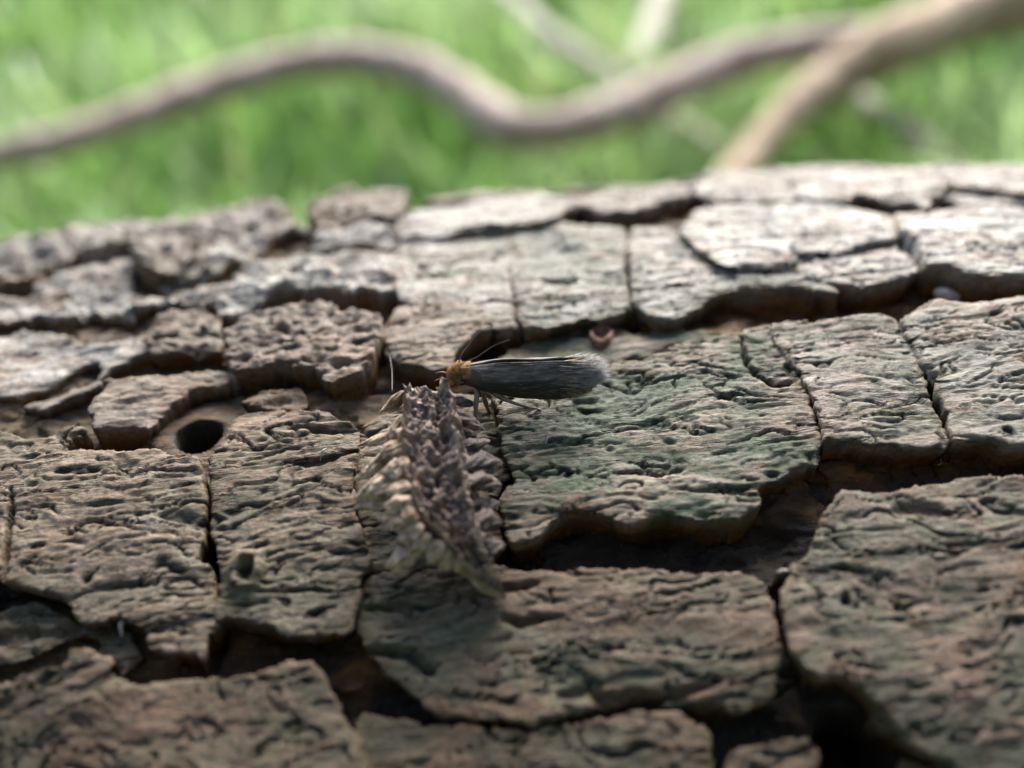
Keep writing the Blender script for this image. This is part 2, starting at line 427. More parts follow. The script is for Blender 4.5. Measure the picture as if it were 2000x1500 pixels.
CUTS = [
 ([(990,505),(994,530),(1000,560),(1006,600),(1011,645)], .017, .12),
 ([(1221,452),(1223,500),(1226,540),(1232,580),(1241,612)], .018, .12),
 ([(775,500),(771,540),(768,582)], .010, .06),
 ([(1735,398),(1747,432),(1754,462),(1782,488),(1798,512),(1812,535)], .018, .12),
 ([(1532,676),(1556,711),(1570,750),(1583,790),(1603,840),(1618,888)], .010, .10),
 ([(1752,622),(1768,655),(1788,690),(1813,740),(1838,800),(1853,870)], .013, .12),
 ([(400,892),(403,930),(405,980),(400,1040),(396,1085)], .013, .12),
 ([(420,1100),(423,1150),(418,1210),(414,1280)], .015, .12),
 ([(696,835),(695,900),(693,960),(697,1020),(704,1070),(709,1112)], .010, .11),
 ([(962,772),(970,815),(982,860),(993,905),(997,942),(975,975)], .012, .11),  # thin cracks that do not split a plate: pixel polyline, half width, depth
 ([(1444,655),(1452,690),(1457,712),(1478,735),(1505,752),(1525,752),(1548,744)], .007, .05),
 ([(24,950),(20,1010),(14,1060),(2,1132)], .008, .06),
 ([(1056,541),(1080,548),(1110,549),(1128,540)], .020, .05),
 ([(1735,1010),(1790,1004),(1850,1015)], .02, .03),
 ([(1080,1352),(1150,1336),(1180,1356),(1230,1346),(1290,1352),(1340,1340),(1410,1322)], .018, .05),
 ([(720,1262),(760,1270),(800,1275),(830,1300),(850,1310)], .016, .05),
 ([(700,1180),(760,1182),(820,1180)], .010, .03),
 ([(560,842),(600,838),(640,850),(690,842)], .012, .04),
 ([(560,905),(610,910),(650,900),(690,885)], .010, .04),
 ([(250,940),(300,925),(350,930),(390,930)], .006, .02),
 ([(120,1050),(170,1020),(210,1024),(260,1030)], .007, .025),
 ([(600,688),(560,690),(520,700)], .006, .02),
 ([(790,600),(840,606),(880,602)], .006, .02),
 ([(1200,925),(1240,915),(1290,925),(1340,912)], .006, .03),
 ([(1420,870),(1470,850),(1500,842),(1555,850)], .005, .022),
 ([(1400,775),(1430,770),(1465,773)], .007, .03),
 ([(1255,750),(1290,740),(1340,733)], .006, .025),
 ([(1265,825),(1290,818),(1310,822)], .005, .02),
 ([(1500,945),(1440,950),(1380,955),(1300,950)], .007, .03),
 ([(960,1145),(1010,1150),(1060,1140)], .010, .03),
 ([(970,1205),(1020,1215),(1090,1200)], .012, .035),
]

# tensor grid over the whole log: dense where the lens looks
def spaced(a, segs):
    out = [a]
    for end, step in segs:
        n = max(1, int(round((end - out[-1]) / step)))
        out += list(np.linspace(out[-1], end, n + 1)[1:])
    return np.array(out)
XS = spaced(-16, [(-6, .5), (-3.6, .12), (-2.3, .014), (2.3, .0062), (3.6, .014), (6, .12), (16, .5)])
TFRONT = log_xt(1000, 1500)[1]
_tf = log_xt(1000, 750)[1]
TS = spaced(-math.pi, [(-1.0, .06), (-.62, .02), (-.25, .0034), (-.0, .0024), (_tf - .14, .0020), (_tf + .22, .00155), (_tf + .5, .0020), (TFRONT + .12, .0028), (TFRONT + .35, .012), (math.pi, .06)])
X, TH = np.meshgrid(XS, TS, indexing='xy')     # rows = theta
X = X.astype(np.float32); V = (TH * R0).astype(np.float32)
NR, NC = X.shape

# where the lens looks
P = np.stack([X, -R0*np.sin(TH), AX[2] + R0*np.cos(TH)], -1) - CAM
zc = P @ FWD
PXI = 1000 + FPX * (P @ RIGHT) / np.maximum(zc, .1)
PYI = 750 - FPX * (P @ UP) / np.maximum(zc, .1)
inview = sstep(-140, -60, PXI) * sstep(2140, 2060, PXI) * sstep(1640, 1580, PYI) * sstep(-.78, -.70, TH) * (zc > .5)

thin = np.maximum(sstep(480, 400, PYI), .8*sstep(560, 470, PYI)*sstep(640, 520, PXI))   # the bark gets thinner towards the crest
shelf = np.exp(-(((PXI-110)/330)**4 + ((PYI-1240)/75)**4)) + .7*np.exp(-(((PXI-640)/70)**4 + ((PYI-790)/50)**4))   # floor lies higher here
base = -.125 + .062*thin + .025*sstep(440, 390, PYI) - .040*sstep(800, 960, PYI)*(1-shelf) + .025*shelf + .030*fbm(X*1.1, V*2.2, 11, 3) + .014*fbm(X*4, V*11, 15, 3) + .006*fbm(X*10, V*34, 19, 2)
H = base.copy()
LAB = np.full(X.shape, -1, np.int32)
WALL = np.ones_like(X)
PALE = np.full_like(X, .25); GREEN = np.full_like(X, .35); TONE = np.full_like(X, 0.0)
SX = np.zeros_like(X); SV = np.zeros_like(X)

# weathered surface relief
wx1 = fbm(X*1.9, V*4.5, 31, 3)
wx2 = fbm(X*5.5, V*10, 35, 2)
def saw(p, sharp=.10):
    f = p - np.floor(p)
    return np.where(f < 1-sharp, f/(1-sharp), (1-f)/sharp)
mask1 = sstep(-.15, .45, fbm(X*1.7, V*4, 41, 2))
mask2 = sstep(-.2, .4, fbm(X*2.6, V*8, 43, 2))
def cracks(p, wdt):
    """thin lines where the noise crosses zero"""
    return np.exp(-(p/wdt)**2)
brk1 = sstep(-.02, .22, fbm(X*2.1, V*6.5, 111, 2)); brk2 = sstep(-.08, .18, fbm(X*3.3, V*9.5, 113, 2)); brk3 = sstep(-.05, .25, fbm(X*5, V*12, 117, 2))
cl1 = cracks(perlin(X*1.5 + .5*wx2, V*9.5 + 1.1*wx1, 121) , .035)*brk1
cl2 = cracks(perlin(X*2.7 + .5*wx2, V*17 + 1.6*wx1, 123), .055)*brk2
cl3 = cracks(perlin(X*4.5 + .5*wx2, V*27 + 1.6*wx1, 125), .075)*brk3
CRK = np.clip(cl1 + .8*cl2 + .6*cl3, 0, 1)
rel_w = (.0060*mask1*saw(V/.105 + 1.7*wx1 + .45*wx2, .06)
         + .0058*mask2*saw(V/.055 + 2.3*wx1 + .7*wx2 + 3.1, .09)
         + .0042*saw(V/.030 + 2.9*wx1 + 1.2*wx2 + 1.7, .16)*sstep(-.1, .4, perlin(X*3, V*9, 127))
         - .026*cl1 - .018*cl2 - .010*cl3
         - .014*sstep(.46, .66, perlin(X*3.2 + .4*wx2, V*25 + 1.4*wx1, 47))
         - .010*sstep(.46, .66, perlin(X*6.5 + .4*wx2, V*41 + 1.8*wx1, 48))
         + .0028*fbm(X*9, V*52, 51, 2) + .0026*fbm(X*50, V*70, 57, 2) + .006*fbm(X*2.2, V*5, 55, 2))
rel_w = rel_w*.80
rel_p = (-.030*sstep(.22, .62, perlin(X*9, V*13, 61)) - .018*sstep(.25, .6, perlin(X*17, V*26, 62))
         + .012*fbm(X*12, V*22, 63, 3) + .0035*fbm(X*45, V*60, 67, 2))
rel_s = (.012*fbm(X*3.5, V*6, 71, 3) + .006*fbm(X*13, V*24, 75, 3) + .006*mask2*saw(V/.075 + 1.6*wx1 + .4*wx2)
         - .012*sstep(.42, .7, perlin(X*5, V*15, 79)))
def terrace(f, step, sharp):
    q = f/step; fl = np.floor(q); r = q - fl
    return (fl + sstep(.5-sharp, .5+sharp, r))*step
TER = terrace(fbm(X*2.0 + .4*wx2, V*3.6, 151, 3), .30, .06)*.085
TER2 = terrace(fbm(X*5.2, V*8.5, 155, 3), .28, .08)*.04
upl = sstep(700, 560, PYI)*sstep(900, 600, PXI) + .30*sstep(470, 400, PYI)
upl = np.clip(upl, 0, 1)
rel_s = rel_s + upl*(TER*.7 + TER2*.7 + .010*fbm(X*14, V*20, 159, 2))
rel_p = rel_p + upl*TER*.5
base = base + (TER*.5 + TER2*.35)
H = base.copy()
und = .022*fbm(X*1.3, V*1.8, 81, 2)

ew = .020*fbm(X*4.5, V*6, 91, 2); ew2 = .020*fbm(X*4.2, V*6, 95, 2)
ed = .0085*fbm(X*17, V*22, 97, 2); ed2 = .0085*fbm(X*17, V*22, 99, 2)

def chaikin(p):
    p = np.asarray(p, float); q = np.roll(p, -1, axis=0)
    return np.stack([p*.8 + q*.2, p*.2 + q*.8], 1).reshape(-1, 2)

def sdf(px, py, poly):
    d2 = np.full(px.shape, 1e9, np.float32); inside = np.zeros(px.shape, bool)
    n = len(poly)
    for i in range(n):
        ax, ay = poly[i]; bx, by = poly[(i+1) % n]
        ex, ey = bx-ax, by-ay
        l2 = ex*ex + ey*ey
        if l2 < 1e-12: continue
        wx_, wy_ = px-ax, py-ay
        t = np.clip((wx_*ex + wy_*ey)/l2, 0, 1)
        d2 = np.minimum(d2, (wx_-ex*t)**2 + (wy_-ey*t)**2)
        if ay != by:
            cnd = (ay <= py) != (by <= py)
            xi = ax + (py-ay)/(by-ay)*ex
            inside ^= cnd & (px < xi)
    return np.where(inside, 1, -1) * np.sqrt(d2)

rs = np.random.RandomState(5)
for k, (poly, top, style, pale, green, tone) in enumerate(PLATES):
    pl = np.array([(lambda a: (a[0], a[1]*R0))(log_xt(px, py, top)) for px, py in poly])
    pl = chaikin(pl)
    m_ = .30
    j0, j1 = np.searchsorted(XS, [pl[:, 0].min()-m_, pl[:, 0].max()+m_])
    i0, i1 = np.searchsorted(TS*R0, [pl[:, 1].min()-m_, pl[:, 1].max()+m_])
    sl = np.s_[i0:i1, j0:j1]
    s = sdf(X[sl] + ew[sl]*(.55+.6*thin[sl]) + ed[sl], V[sl] + ew2[sl]*(.55+.6*thin[sl]) + ed2[sl], pl).astype(np.float32)
    s += .008 if np.mean([q[1] for q in poly]) < 470 else (.004 if style == 's' else .0)
    flk = sstep(.05, .45, fbm(X[sl]*1.6, V[sl]*2.2, 161, 2))
    gv, gx = np.gradient(s, TS[i0:i1]*R0, XS[j0:j1])
    gl = np.sqrt(gv*gv + gx*gx) + 1e-6
    flk = flk*sstep(.72, .95, -gv/gl)          # only the lower edges shed layers
    wd = .012 + .005*perlin(X[sl]*9, V[sl]*9, 101) + .030*flk
    tl = np.clip(s/wd, 0, 1)
    T = tl**1.35
    st3 = T*3 + .5*perlin(X[sl]*7, V[sl]*9, 163)*flk
    T = np.clip(T*(1-.75*flk) + .75*flk*(np.floor(st3) + sstep(.55, 1.0, st3-np.floor(st3)))/3, 0, 1)*(tl > 0)
    T = np.where(tl >= 1, 1, T)
    rel = {'w': rel_w, 'p': rel_p, 's': rel_s}[style][sl]
    c = pl.mean(0)
    tilt = (X[sl]-c[0])*rs.uniform(-.02, .02) + (V[sl]-c[1])*rs.uniform(-.02, .02)
    edge = -.005*np.exp(-np.maximum(s-wd, 0)/.012) + (.012 if style != 's' else 0)*fbm(X[sl]*2.2, V[sl]*3, 130, 2)*np.exp(-np.maximum(s, 0)/.07)
    topf = top + und[sl] + tilt + rel + edge
    hk = base[sl] + (topf - base[sl])*T
    # undercut: the foot of the broken edge lies further in than its rim
    uc = (.045 + .03*perlin(X[sl]*3, V[sl]*3, 103)) * (1.0 if style != 's' else .7)
    g = np.where(s < 0, np.exp(np.minimum(s, 0)/.06), np.clip(1 - s/wd, 0, 1)) * uc
    SX[sl] += g*gx/gl; SV[sl] += g*gv/gl
    better = (s > 0) & (hk > H[sl])
    H[sl] = np.where(better, hk, H[sl])
    LAB[sl] = np.where(better, k, LAB[sl])
    wl = 1 - sstep(.35, 1.0, s/wd) * (1 - .35*np.exp(-np.maximum(s-wd, 0)/.02))
    WALL[sl] = np.where(better, wl, WALL[sl])
    PALE[sl] = np.where(better, pale, PALE[sl]); GREEN[sl] = np.where(better, green, GREEN[sl]); TONE[sl] = np.where(better, tone, TONE[sl])

# thin cracks
for pts, hw, dep in CUTS:
    pl = [(lambda a: (a[0], a[1]*R0))(log_xt(px, py, 0.0)) for px, py in pts]
    a = np.array(pl)
    j0, j1 = np.searchsorted(XS, [a[:, 0].min()-.1, a[:, 0].max()+.1])
    i0, i1 = np.searchsorted(TS*R0, [a[:, 1].min()-.1, a[:, 1].max()+.1])
    sl = np.s_[i0:i1, j0:j1]
    d = np.full(X[sl].shape, 9., np.float32); tt = np.zeros_like(d)
    qx, qy = X[sl] + ed[sl], V[sl] + ed2[sl]
    for i in range(len(pl)-1):
        (ax, ay), (bx, by) = pl[i], pl[i+1]
        ex, ey = bx-ax, by-ay; l2 = ex*ex+ey*ey+1e-9
        t = np.clip(((qx-ax)*ex + (qy-ay)*ey)/l2, 0, 1)
        dd = np.sqrt((qx-ax-ex*t)**2 + (qy-ay-ey*t)**2)
        tt = np.where(dd < d, (i+t)/(len(pl)-1), tt); d = np.minimum(d, dd)
    taper = np.clip(4*tt*(1-tt), 0, 1)**.5 + .02
    cut = np.exp(-(d/(hw*(.35+.65*taper)))**2)
    H[sl] -= dep*taper*cut

# knot on the bark, grey lump, beetle exit hole
def spot(px, py, h=0.):
    x, t = log_xt(px, py, h); return x, t*R0
kx, kv = spot(486, 1118); d = np.hypot((X-kx)/.85, (V-kv)/1.25)
H += .045*np.exp(-((d-.040)/.020)**2) - .02*np.exp(-(d/.022)**2)
kx, kv = spot(1120, 474); d = np.hypot(X-kx, (V-kv)/1.6)
H += .04*np.exp(-(d/.06)**4)
kx, kv = spot(480+90, 775); d = np.hypot(X-kx, V-kv)
H -= .03*np.exp(-(d/.05)**2)*(.5+perlin(X*14, V*18, 140))
hx, hv = spot(388, 850, -.085)
d = np.hypot((X-hx)+ .2*ew, (V-hv)*.98 + .2*ew2)
floor_k = np.exp(-(np.maximum(d-.10, 0)/.12)**2)
notplate = (LAB < 0)
H = np.where(notplate, H*(1-floor_k) + floor_k*(-.085 + .25*(base+.135)), H)
HOLE = np.where(notplate, sstep(.096, .088, d), 0)
H -= .6*np.where(notplate, sstep(.085, .077, d), 0)
hx2, hv2 = spot(1672, 1460, -.10)
d = np.hypot((X-hx2), (V-hv2)/1.25) + .5*ew
H -= .35*sstep(.10, .05, d)

# procedural plates where the lens does not look
def cells(x, v, seed):
    sx, sv = .75, .5
    r_ = np.random.RandomState(seed); tab = r_.rand(256, 256, 2)
    gx = np.floor(x/sx).astype(int); gv = np.floor(v/sv).astype(int)
    d1 = np.full(x.shape, 9.); d2 = np.full(x.shape, 9.)
    for a in (-1, 0, 1):
        for b in (-1, 0, 1):
            q = tab[(gx+a) & 255, (gv+b) & 255]
            dd = np.hypot(x - (gx+a+q[..., 0])*sx, 1.35*(v - (gv+b+q[..., 1])*sv))
            d2 = np.minimum(np.maximum(d1, dd), d2); d1 = np.minimum(d1, dd)
    return d2 - d1
oc = inview < .999
cd = np.zeros_like(X); cd[oc] = cells((X+2*ew)[oc], (V+2*ew2)[oc], 9)
ct = sstep(.03, .08, cd)
Hc = base + (und + rel_w - base)*ct
H = np.where(oc & (LAB < 0), H*inview + Hc*(1-inview), H)
WALL = np.where(oc & (LAB < 0), WALL*inview + (1-ct)*(1-inview), WALL)

# the two sheets in the gaps keep apart from the plates
lim = np.clip(1 - HOLE, 0, 1)
SX *= lim; SV *= lim
sm = np.hypot(SX, SV); cl = np.minimum(1, .085/np.maximum(sm, 1e-6)); SX *= cl; SV *= cl
H = H - .0125*np.minimum(X*X, 12)*sstep(.05, -.42, TH)      # the log sags a little at both ends
rr = R0 + H
th2 = (V + SV)/R0
CO = np.stack([X + SX, AX[1] - rr*np.sin(th2), AX[2] + rr*np.cos(th2)], -1).reshape(-1, 3)

log = empty('fallen_log', (0, 0, 0), 'thick fallen log covered in cracked grey-brown bark plates with green algae', 'log')
idx = np.arange(NR*NC).reshape(NR, NC)
quads = np.stack([idx[:-1, :-1], idx[:-1, 1:], idx[1:, 1:], idx[1:, :-1]], -1).reshape(-1, 4)[:, ::-1]
L4 = np.stack([LAB[:-1, :-1], LAB[:-1, 1:], LAB[1:, 1:], LAB[1:, :-1]], -1).reshape(-1, 4)
flab = L4.max(1)
opn = (LAB < 0)*np.maximum(sstep(1010, 900, PYI)*sstep(900, 700, PXI), shelf)
WALL = np.where(LAB < 0, WALL*(1-.62*opn), WALL); WALL = np.maximum(WALL, HOLE)
GREEN = np.where(LAB < 0, GREEN + .5*shelf*sstep(1000, 1100, PYI), GREEN)
HOLLOW = sstep(.010, -.014, rel_w + .5*und)
DEEP_SHADE = np.clip(HOLE + sstep(-.105, -.15, H)*(LAB < 0)*sstep(620, 900, PYI)*(1-opn), 0, 1)
fa = {'hollow': HOLLOW.ravel(), 'deep': DEEP_SHADE.ravel(), 'crack': CRK.ravel(), 'wall': WALL.ravel(), 'pale': PALE.ravel(), 'green': GREEN.ravel(), 'tone': TONE.ravel()}
# close the seam at the underside by sharing first and last rows
for k in range(-1, len(PLATES)):
    q = quads[flab == k]
    if len(q) == 0: continue
    u, inv = np.unique(q, return_inverse=True)
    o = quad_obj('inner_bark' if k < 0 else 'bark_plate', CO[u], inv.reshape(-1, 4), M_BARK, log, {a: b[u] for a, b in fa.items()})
M_END = mat_simple('end_grain', [(.3, (.20, .13, .07)), (.5, (.33, .23, .14)), (.7, (.45, .34, .22))], 4, rough=.8, bump=.02)
for sx in (-16, 16):
    n = 64
    vs = [(sx, 0, AX[2])] + [(sx, -3.95*math.sin(2*math.pi*i/n), AX[2]+3.95*math.cos(2*math.pi*i/n)) for i in range(n)]
    mesh_obj('cut_end', vs, [(0, 1+i, 1+(i+1) % n) if sx < 0 else (0, 1+(i+1) % n, 1+i) for i in range(n)], M_END, log, False)

def hgt(x, t):
    j = min(max(np.searchsorted(XS, x), 0), NC-1); i = min(max(np.searchsorted(TS, t), 0), NR-1)
    return float(H[i, j])
def foot(px, py):
    """surface point under a pixel, on the relief"""
    h = 0.0
    for _ in range(6):
        x, t = log_xt(px, py, h); h = .5*h + .5*hgt(x, t)
    return surf(x, t, R0 + h), np.array([0, -math.sin(t), math.cos(t)])

def lump(name, centre, e1, e2, e3, mat, parent=None, n=14, noise=.12, seed=0, freq=2.2, power=1.0):
    """knobbly pointed ellipsoid, e1 is the long axis (pointed end at +e1)"""
    vs, fs = [], []
    rnd = random.Random(seed)
    m2 = n*2
    a = np.linspace(-1, 1, n)
    E1, E2, E3 = np.array(e1), np.array(e2), np.array(e3)
    by, bz = rnd.uniform(-.35, .35)*(noise > .1), rnd.uniform(-.3, .3)*(noise > .1)
    for i, ai in enumerate(a):
        c_ = math.sqrt(max(0, 1-abs(ai)**1.8))
        c_ = c_ * (1 - .62*power*max(ai, 0)**.8)
        for k in range(m2):
            an = 2*math.pi*k/m2
            ca, sa = math.cos(an), math.sin(an)
            A_ = np.array([ca*freq*.6 + ai*freq*.7 + seed*3.71]); B_ = np.array([sa*freq*.6 - ai*freq*.4 + seed*1.37])
            nz = 1 + noise*(1.2*float(perlin(A_, B_, 200)[0]) + .7*float(perlin(A_*2.3, B_*2.3, 201)[0]) + .4*float(perlin(A_*5, B_*5, 202)[0]))
            p = np.array(centre) + E1*ai + (E2*ca + E3*sa)*c_*nz + (E2*by + E3*bz)*(ai*ai-.5)
            vs.append(tuple(p))
    for i in range(n-1):
        for k in range(m2):
            fs.append((i*m2+k, i*m2+(k+1) % m2, (i+1)*m2+(k+1) % m2, (i+1)*m2+k))
    o = mesh_obj(name, vs, fs, mat)
    if parent is not None:
        o.parent = parent; o.matrix_parent_inverse = Matrix.Translation(-parent.location)
    return o

# bark scar: a ring of brown cork
M_SCAR = mat_simple('cork', [(.3, (.07, .032, .020)), (.5, (.16, .075, .045)), (.7, (.27, .15, .10))], 20, rough=.8, bump=.01)
def scar(px, py, rx, parent):
    p, nrm = foot(px, py)
    e1 = np.array([1., 0, 0]); e2 = np.cross(nrm, e1)
    vs, fs = [], []
    prof = [(0, .010), (.35, .008), (.62, .016), (.82, .034), (1.0, .020), (1.12, -.03)]
    n = 28
    for r, h in prof:
        for k in range(n):
            an = 2*math.pi*k/n
            wob = 1 + .13*float(perlin(np.array([math.cos(an)*1.7]), np.array([math.sin(an)*1.7+r]), 211)[0])*2
            q = p + (e1*math.cos(an)*r*wob + e2*math.sin(an)*r*wob*1.25)*rx + nrm*(h + .006*math.sin(an*3+r*5))
            vs.append(tuple(q))
    for i in range(len(prof)-1):
        for k in range(n):
            fs.append((i*n+k, i*n+(k+1) % n, (i+1)*n+(k+1) % n, (i+1)*n+k))
    o = mesh_obj('bark_scar', vs, [f[::-1] for f in fs], M_SCAR, parent)
    o['label'] = 'round brown corky scar on the bark'
scar(1175, 660, .046, log)

# ------------------------------------------------------------------ ground, grass
def mat_ground():
    k = NT('lawn_soil')
    c = k.ramp(k.noise(.5, 6, .7), [(.3, (.04, .075, .018)), (.5, (.07, .14, .028)), (.7, (.11, .19, .05))])
    k.color(c); k.rough(.9, .2); k.bump(k.noise(3, 4), .3)
    return k.m
g = mesh_obj('ground', [(-20000, -20000, 0), (20000, -20000, 0), (20000, 20000, 0), (-20000, 20000, 0)], [(0, 1, 2, 3)], mat_ground())
tag(g, kind='structure')

def mat_grass():
    k = NT('grass_blade')
    a = k.attr('tone')
    c = k.ramp(a, [(0.0, (.06, .15, .03)), (.35, (.17, .33, .07)), (.65, (.29, .44, .14)), (.86, (.42, .53, .27)), (.93, (.30, .30, .13)), (1.0, (.34, .29, .17))])
    c = k.mix(.25, c, k.ramp(k.noise(6, 3), [(.3, (.10, .20, .040)), (.7, (.27, .40, .12))]))
    k.color(c); k.rough(.32, .6)
    tr = k.n('ShaderNodeBsdfTranslucent'); k.l(c, tr.inputs[0])
    mx = k.n('ShaderNodeMixShader'); mx.inputs[0].default_value = .5
    k.l(k.b.outputs[0], mx.inputs[1]); k.l(tr.outputs[0], mx.inputs[2]); k.l(mx.outputs[0], k.out.inputs[0])
    return k.m
def make_grass():
    r_ = np.random.RandomState(21)
    n = 30000
    y = 4.5 + 105*r_.rand(n)**1.7
    x = (r_.rand(n)*2-1) * (16 + .85*y)
    nb = 2600                                  # a little in front of the log too
    yb = -4.5 - 22*r_.rand(nb); xb = (r_.rand(nb)*2-1)*26
    x = np.concatenate([x, xb]); y = np.concatenate([y, yb]); n += nb
    clump = fbm(x*.16, y*.16, 301, 2)
    hgt_ = (2.3 + 1.5*r_.rand(n) + 1.2*clump) * (1 + y.clip(0)*.004)
    hgt_ = np.clip(hgt_, 1.2, 5.5)
    wd = (.11 + .13*r_.rand(n)) * (1 + y.clip(0)*.01)
    yaw = r_.rand(n)*2*np.pi
    lean = .25 + .75*r_.rand(n)**1.2
    fa = yaw + np.pi/2 + r_.uniform(-.5, .5, n)
    S = 5
    vs = np.zeros((n, 2*S+1, 3), np.float32); tone = np.zeros((n, 2*S+1), np.float32)
    tn = np.clip(.50 + .85*clump + .22*r_.randn(n), 0, .86)  # clump contrast varies the green and paints sky sheen into the blades
    dry = r_.rand(n) < .07; tn[dry] = .9 + .1*r_.rand(dry.sum())
    for i in range(S+1):
        t = i/S
        an = lean*t*1.15
        cx = np.cos(yaw)*hgt_*(.55*lean*t*t*1.2); cy = np.sin(yaw)*hgt_*(.55*lean*t*t*1.2)
        cz = hgt_*(t - .38*lean*t*t)
        ww = wd*.5*(1-t**2.2)*(.75+.5*t)
        if i < S:
            for s_, j in ((-1, 0), (1, 1)):
                vs[:, 2*i+j] = np.stack([x+cx+s_*np.cos(fa)*ww, y+cy+s_*np.sin(fa)*ww, cz - .05 + .04*s_], -1)
        else:
            vs[:, 2*S] = np.stack([x+cx, y+cy, cz-.05], -1)
    tone[:] = tn[:, None]
    b = (np.arange(n)*(2*S+1))[:, None]
    quads = np.concatenate([b + np.array([2*i, 2*i+1, 2*i+3, 2*i+2])[None] for i in range(S-1)])
    tris = b + np.array([2*S-2, 2*S-1, 2*S])[None]
    me = bpy.data.meshes.new('grass')
    vs = vs.reshape(-1, 3)
    me.vertices.add(len(vs)); me.vertices.foreach_set('co', vs.ravel())
    loops = np.concatenate([quads.ravel(), tris.ravel()]).astype(np.int32)
    me.loops.add(len(loops)); me.loops.foreach_set('vertex_index', loops)
    me.polygons.add(len(quads)+len(tris))
    ls = np.concatenate([np.arange(len(quads))*4, len(quads)*4 + np.arange(len(tris))*3]).astype(np.int32)
    me.polygons.foreach_set('loop_start', ls)
    me.polygons.foreach_set('use_smooth', np.ones(len(ls), bool))
    at = me.attributes.new('tone', 'FLOAT', 'POINT'); at.data.foreach_set('value', tone.ravel())
    me.materials.append(mat_grass()); me.update(calc_edges=True); me.validate()
    o = bpy.data.objects.new('grass', me); COL.objects.link(o)
    tag(o, 'bright green lawn grass growing behind the log', 'grass', kind='stuff')
make_grass()

# ------------------------------------------------------------------ hedge added out of view: keeps the sky off the near side of the log
def make_shade_hedge():
    r_ = np.random.RandomState(77)
    root = empty('added_shade_hedge', (0, -80, 0), 'unseen dark green hedge added to shade the near side of the log', 'hedge')
    n = 16000
    x = r_.uniform(-190, 190, n); z = 3 + 150*r_.rand(n)**.85; y = -85 + 22*np.clip(r_.randn(n)*.5, -1, 1) + 6*fbm(x*.03, z*.03, 601, 2)
    ln = r_.uniform(3.5, 6.5, n); wd_ = ln*r_.uniform(.42, .6, n)
    a = r_.randn(n, 3); a /= np.linalg.norm(a, axis=1, keepdims=True)
    b = np.cross(a, r_.randn(n, 3)); b /= np.linalg.norm(b, axis=1, keepdims=True)
    c = np.stack([x, y, z], 1)
    v = np.stack([c - a*ln[:, None]*.5, c + b*wd_[:, None]*.5, c + a*ln[:, None]*.5, c - b*wd_[:, None]*.5], 1).reshape(-1, 3)
    q = np.arange(n*4).reshape(-1, 4)
    m_leaf = mat_simple('shade_hedge_leaf', [(.3, (.016, .024, .011)), (.6, (.034, .046, .020))], .3, rough=.5, bump=0)
    m_stem = mat_simple('shade_hedge_stem', [(.3, (.05, .035, .022)), (.6, (.11, .08, .05))], .6, rough=.85, bump=.3)
    o = quad_obj('shade_hedge_foliage', v, q, m_leaf); o['kind'] = 'stuff'
    o.parent = root; o.matrix_parent_inverse = Matrix.Translation(-root.location)
    for i in range(13):
        mb = MB(); x0 = -180 + i*30 + r_.uniform(-8, 8)
        pts = [(x0 + r_.uniform(-5, 5)*k, -85 + r_.uniform(-4, 4), k*26.) for k in range(6)]
        mb.tube(spline(pts, 4), np.linspace(2.6, .7, 21), 9, .08, seed=i); mb.build('stem', m_stem, root)
make_shade_hedge()

# ------------------------------------------------------------------ branches lying on the grass
M_TWIG = mat_simple('branch_bark', [(.3, (.17, .11, .085)), (.5, (.36, .265, .21)), (.7, (.50, .40, .33))], 1.6, rough=.75, bump=.05, bscale=9)
M_TWIG2 = mat_simple('tan_branch_bark', [(.3, (.16, .10, .055)), (.5, (.31, .215, .125)), (.7, (.45, .335, .22))], 1.6, rough=.75, bump=.05, bscale=9)
M_PALE = mat_simple('pale_stalk', [(.3, (.17, .15, .10)), (.6, (.27, .24, .17)), (.8, (.36, .32, .24))], 2.0, rough=.7, bump=.03)
def branch(mb, pix, sub=10, n=14, seed=0, rough=.05):
    pts = []
    for px, py, wpx, z in pix:
        p = plane_pt(px, py, z); dist = float((p - CAM) @ FWD)
        pts.append((*p, .56*wpx*dist/FPX))
    sp = spline(pts, sub)
    P_ = [q[:3] for q in sp]
    R_ = [abs(q[3])*(1+.05*math.sin(i*.9+seed) + .10*max(0, math.sin(i*.31+seed*2))**8) for i, q in enumerate(sp)]
    mb.tube(P_, R_, n, rough, seed=seed)
root = empty('twisted_branch', plane_pt(1900, 30, 0), 'twisted brown branch with a wavy side shoot lying across the grass', 'branch')
mb = MB(); branch(mb, [(2300, -110, 130, 3.6), (2120, -40, 120, 3.5), (1980, 5, 112, 3.4), (1850, 45, 108, 3.3), (1730, 95, 100, 3.3), (1640, 145, 86, 3.1), (1560, 205, 72, 2.9), (1490, 275, 62, 2.7), (1420, 360, 56, 2.6), (1330, 450, 50, 2.4)], seed=1)
mb.build('stem', M_TWIG2, root)
mb = MB(); branch(mb, [(1930, 22, 40, 3.4), (1830, 50, 60, 3.4), (1735, 74, 66, 3.4), (1640, 84, 66, 3.4), (1550, 92, 66, 3.4), (1430, 122, 72, 3.3), (1310, 172, 76, 3.2), (1200, 222, 78, 3.1), (1100, 250, 76, 3.0), (1010, 252, 76, 3.0), (930, 205, 74, 3.1), (850, 150, 70, 3.3), (760, 122, 66, 3.4), (660, 114, 64, 3.4), (540, 132, 62, 3.4), (400, 175, 62, 3.3), (260, 228, 60, 3.2), (120, 275, 58, 3.1), (-20, 305, 56, 3.0), (-220, 345, 52, 2.9), (-500, 420, 40, 2.7)], seed=2)
mb.build('side_shoot', M_TWIG, root)
mb = MB(); branch(mb, [(980, -10, 40, 2.4), (1060, 65, 46, 2.3), (1180, 150, 48, 2.2), (1300, 232, 48, 2.1), (1420, 312, 46, 2.0), (1560, 410, 40, 1.8)], seed=3)
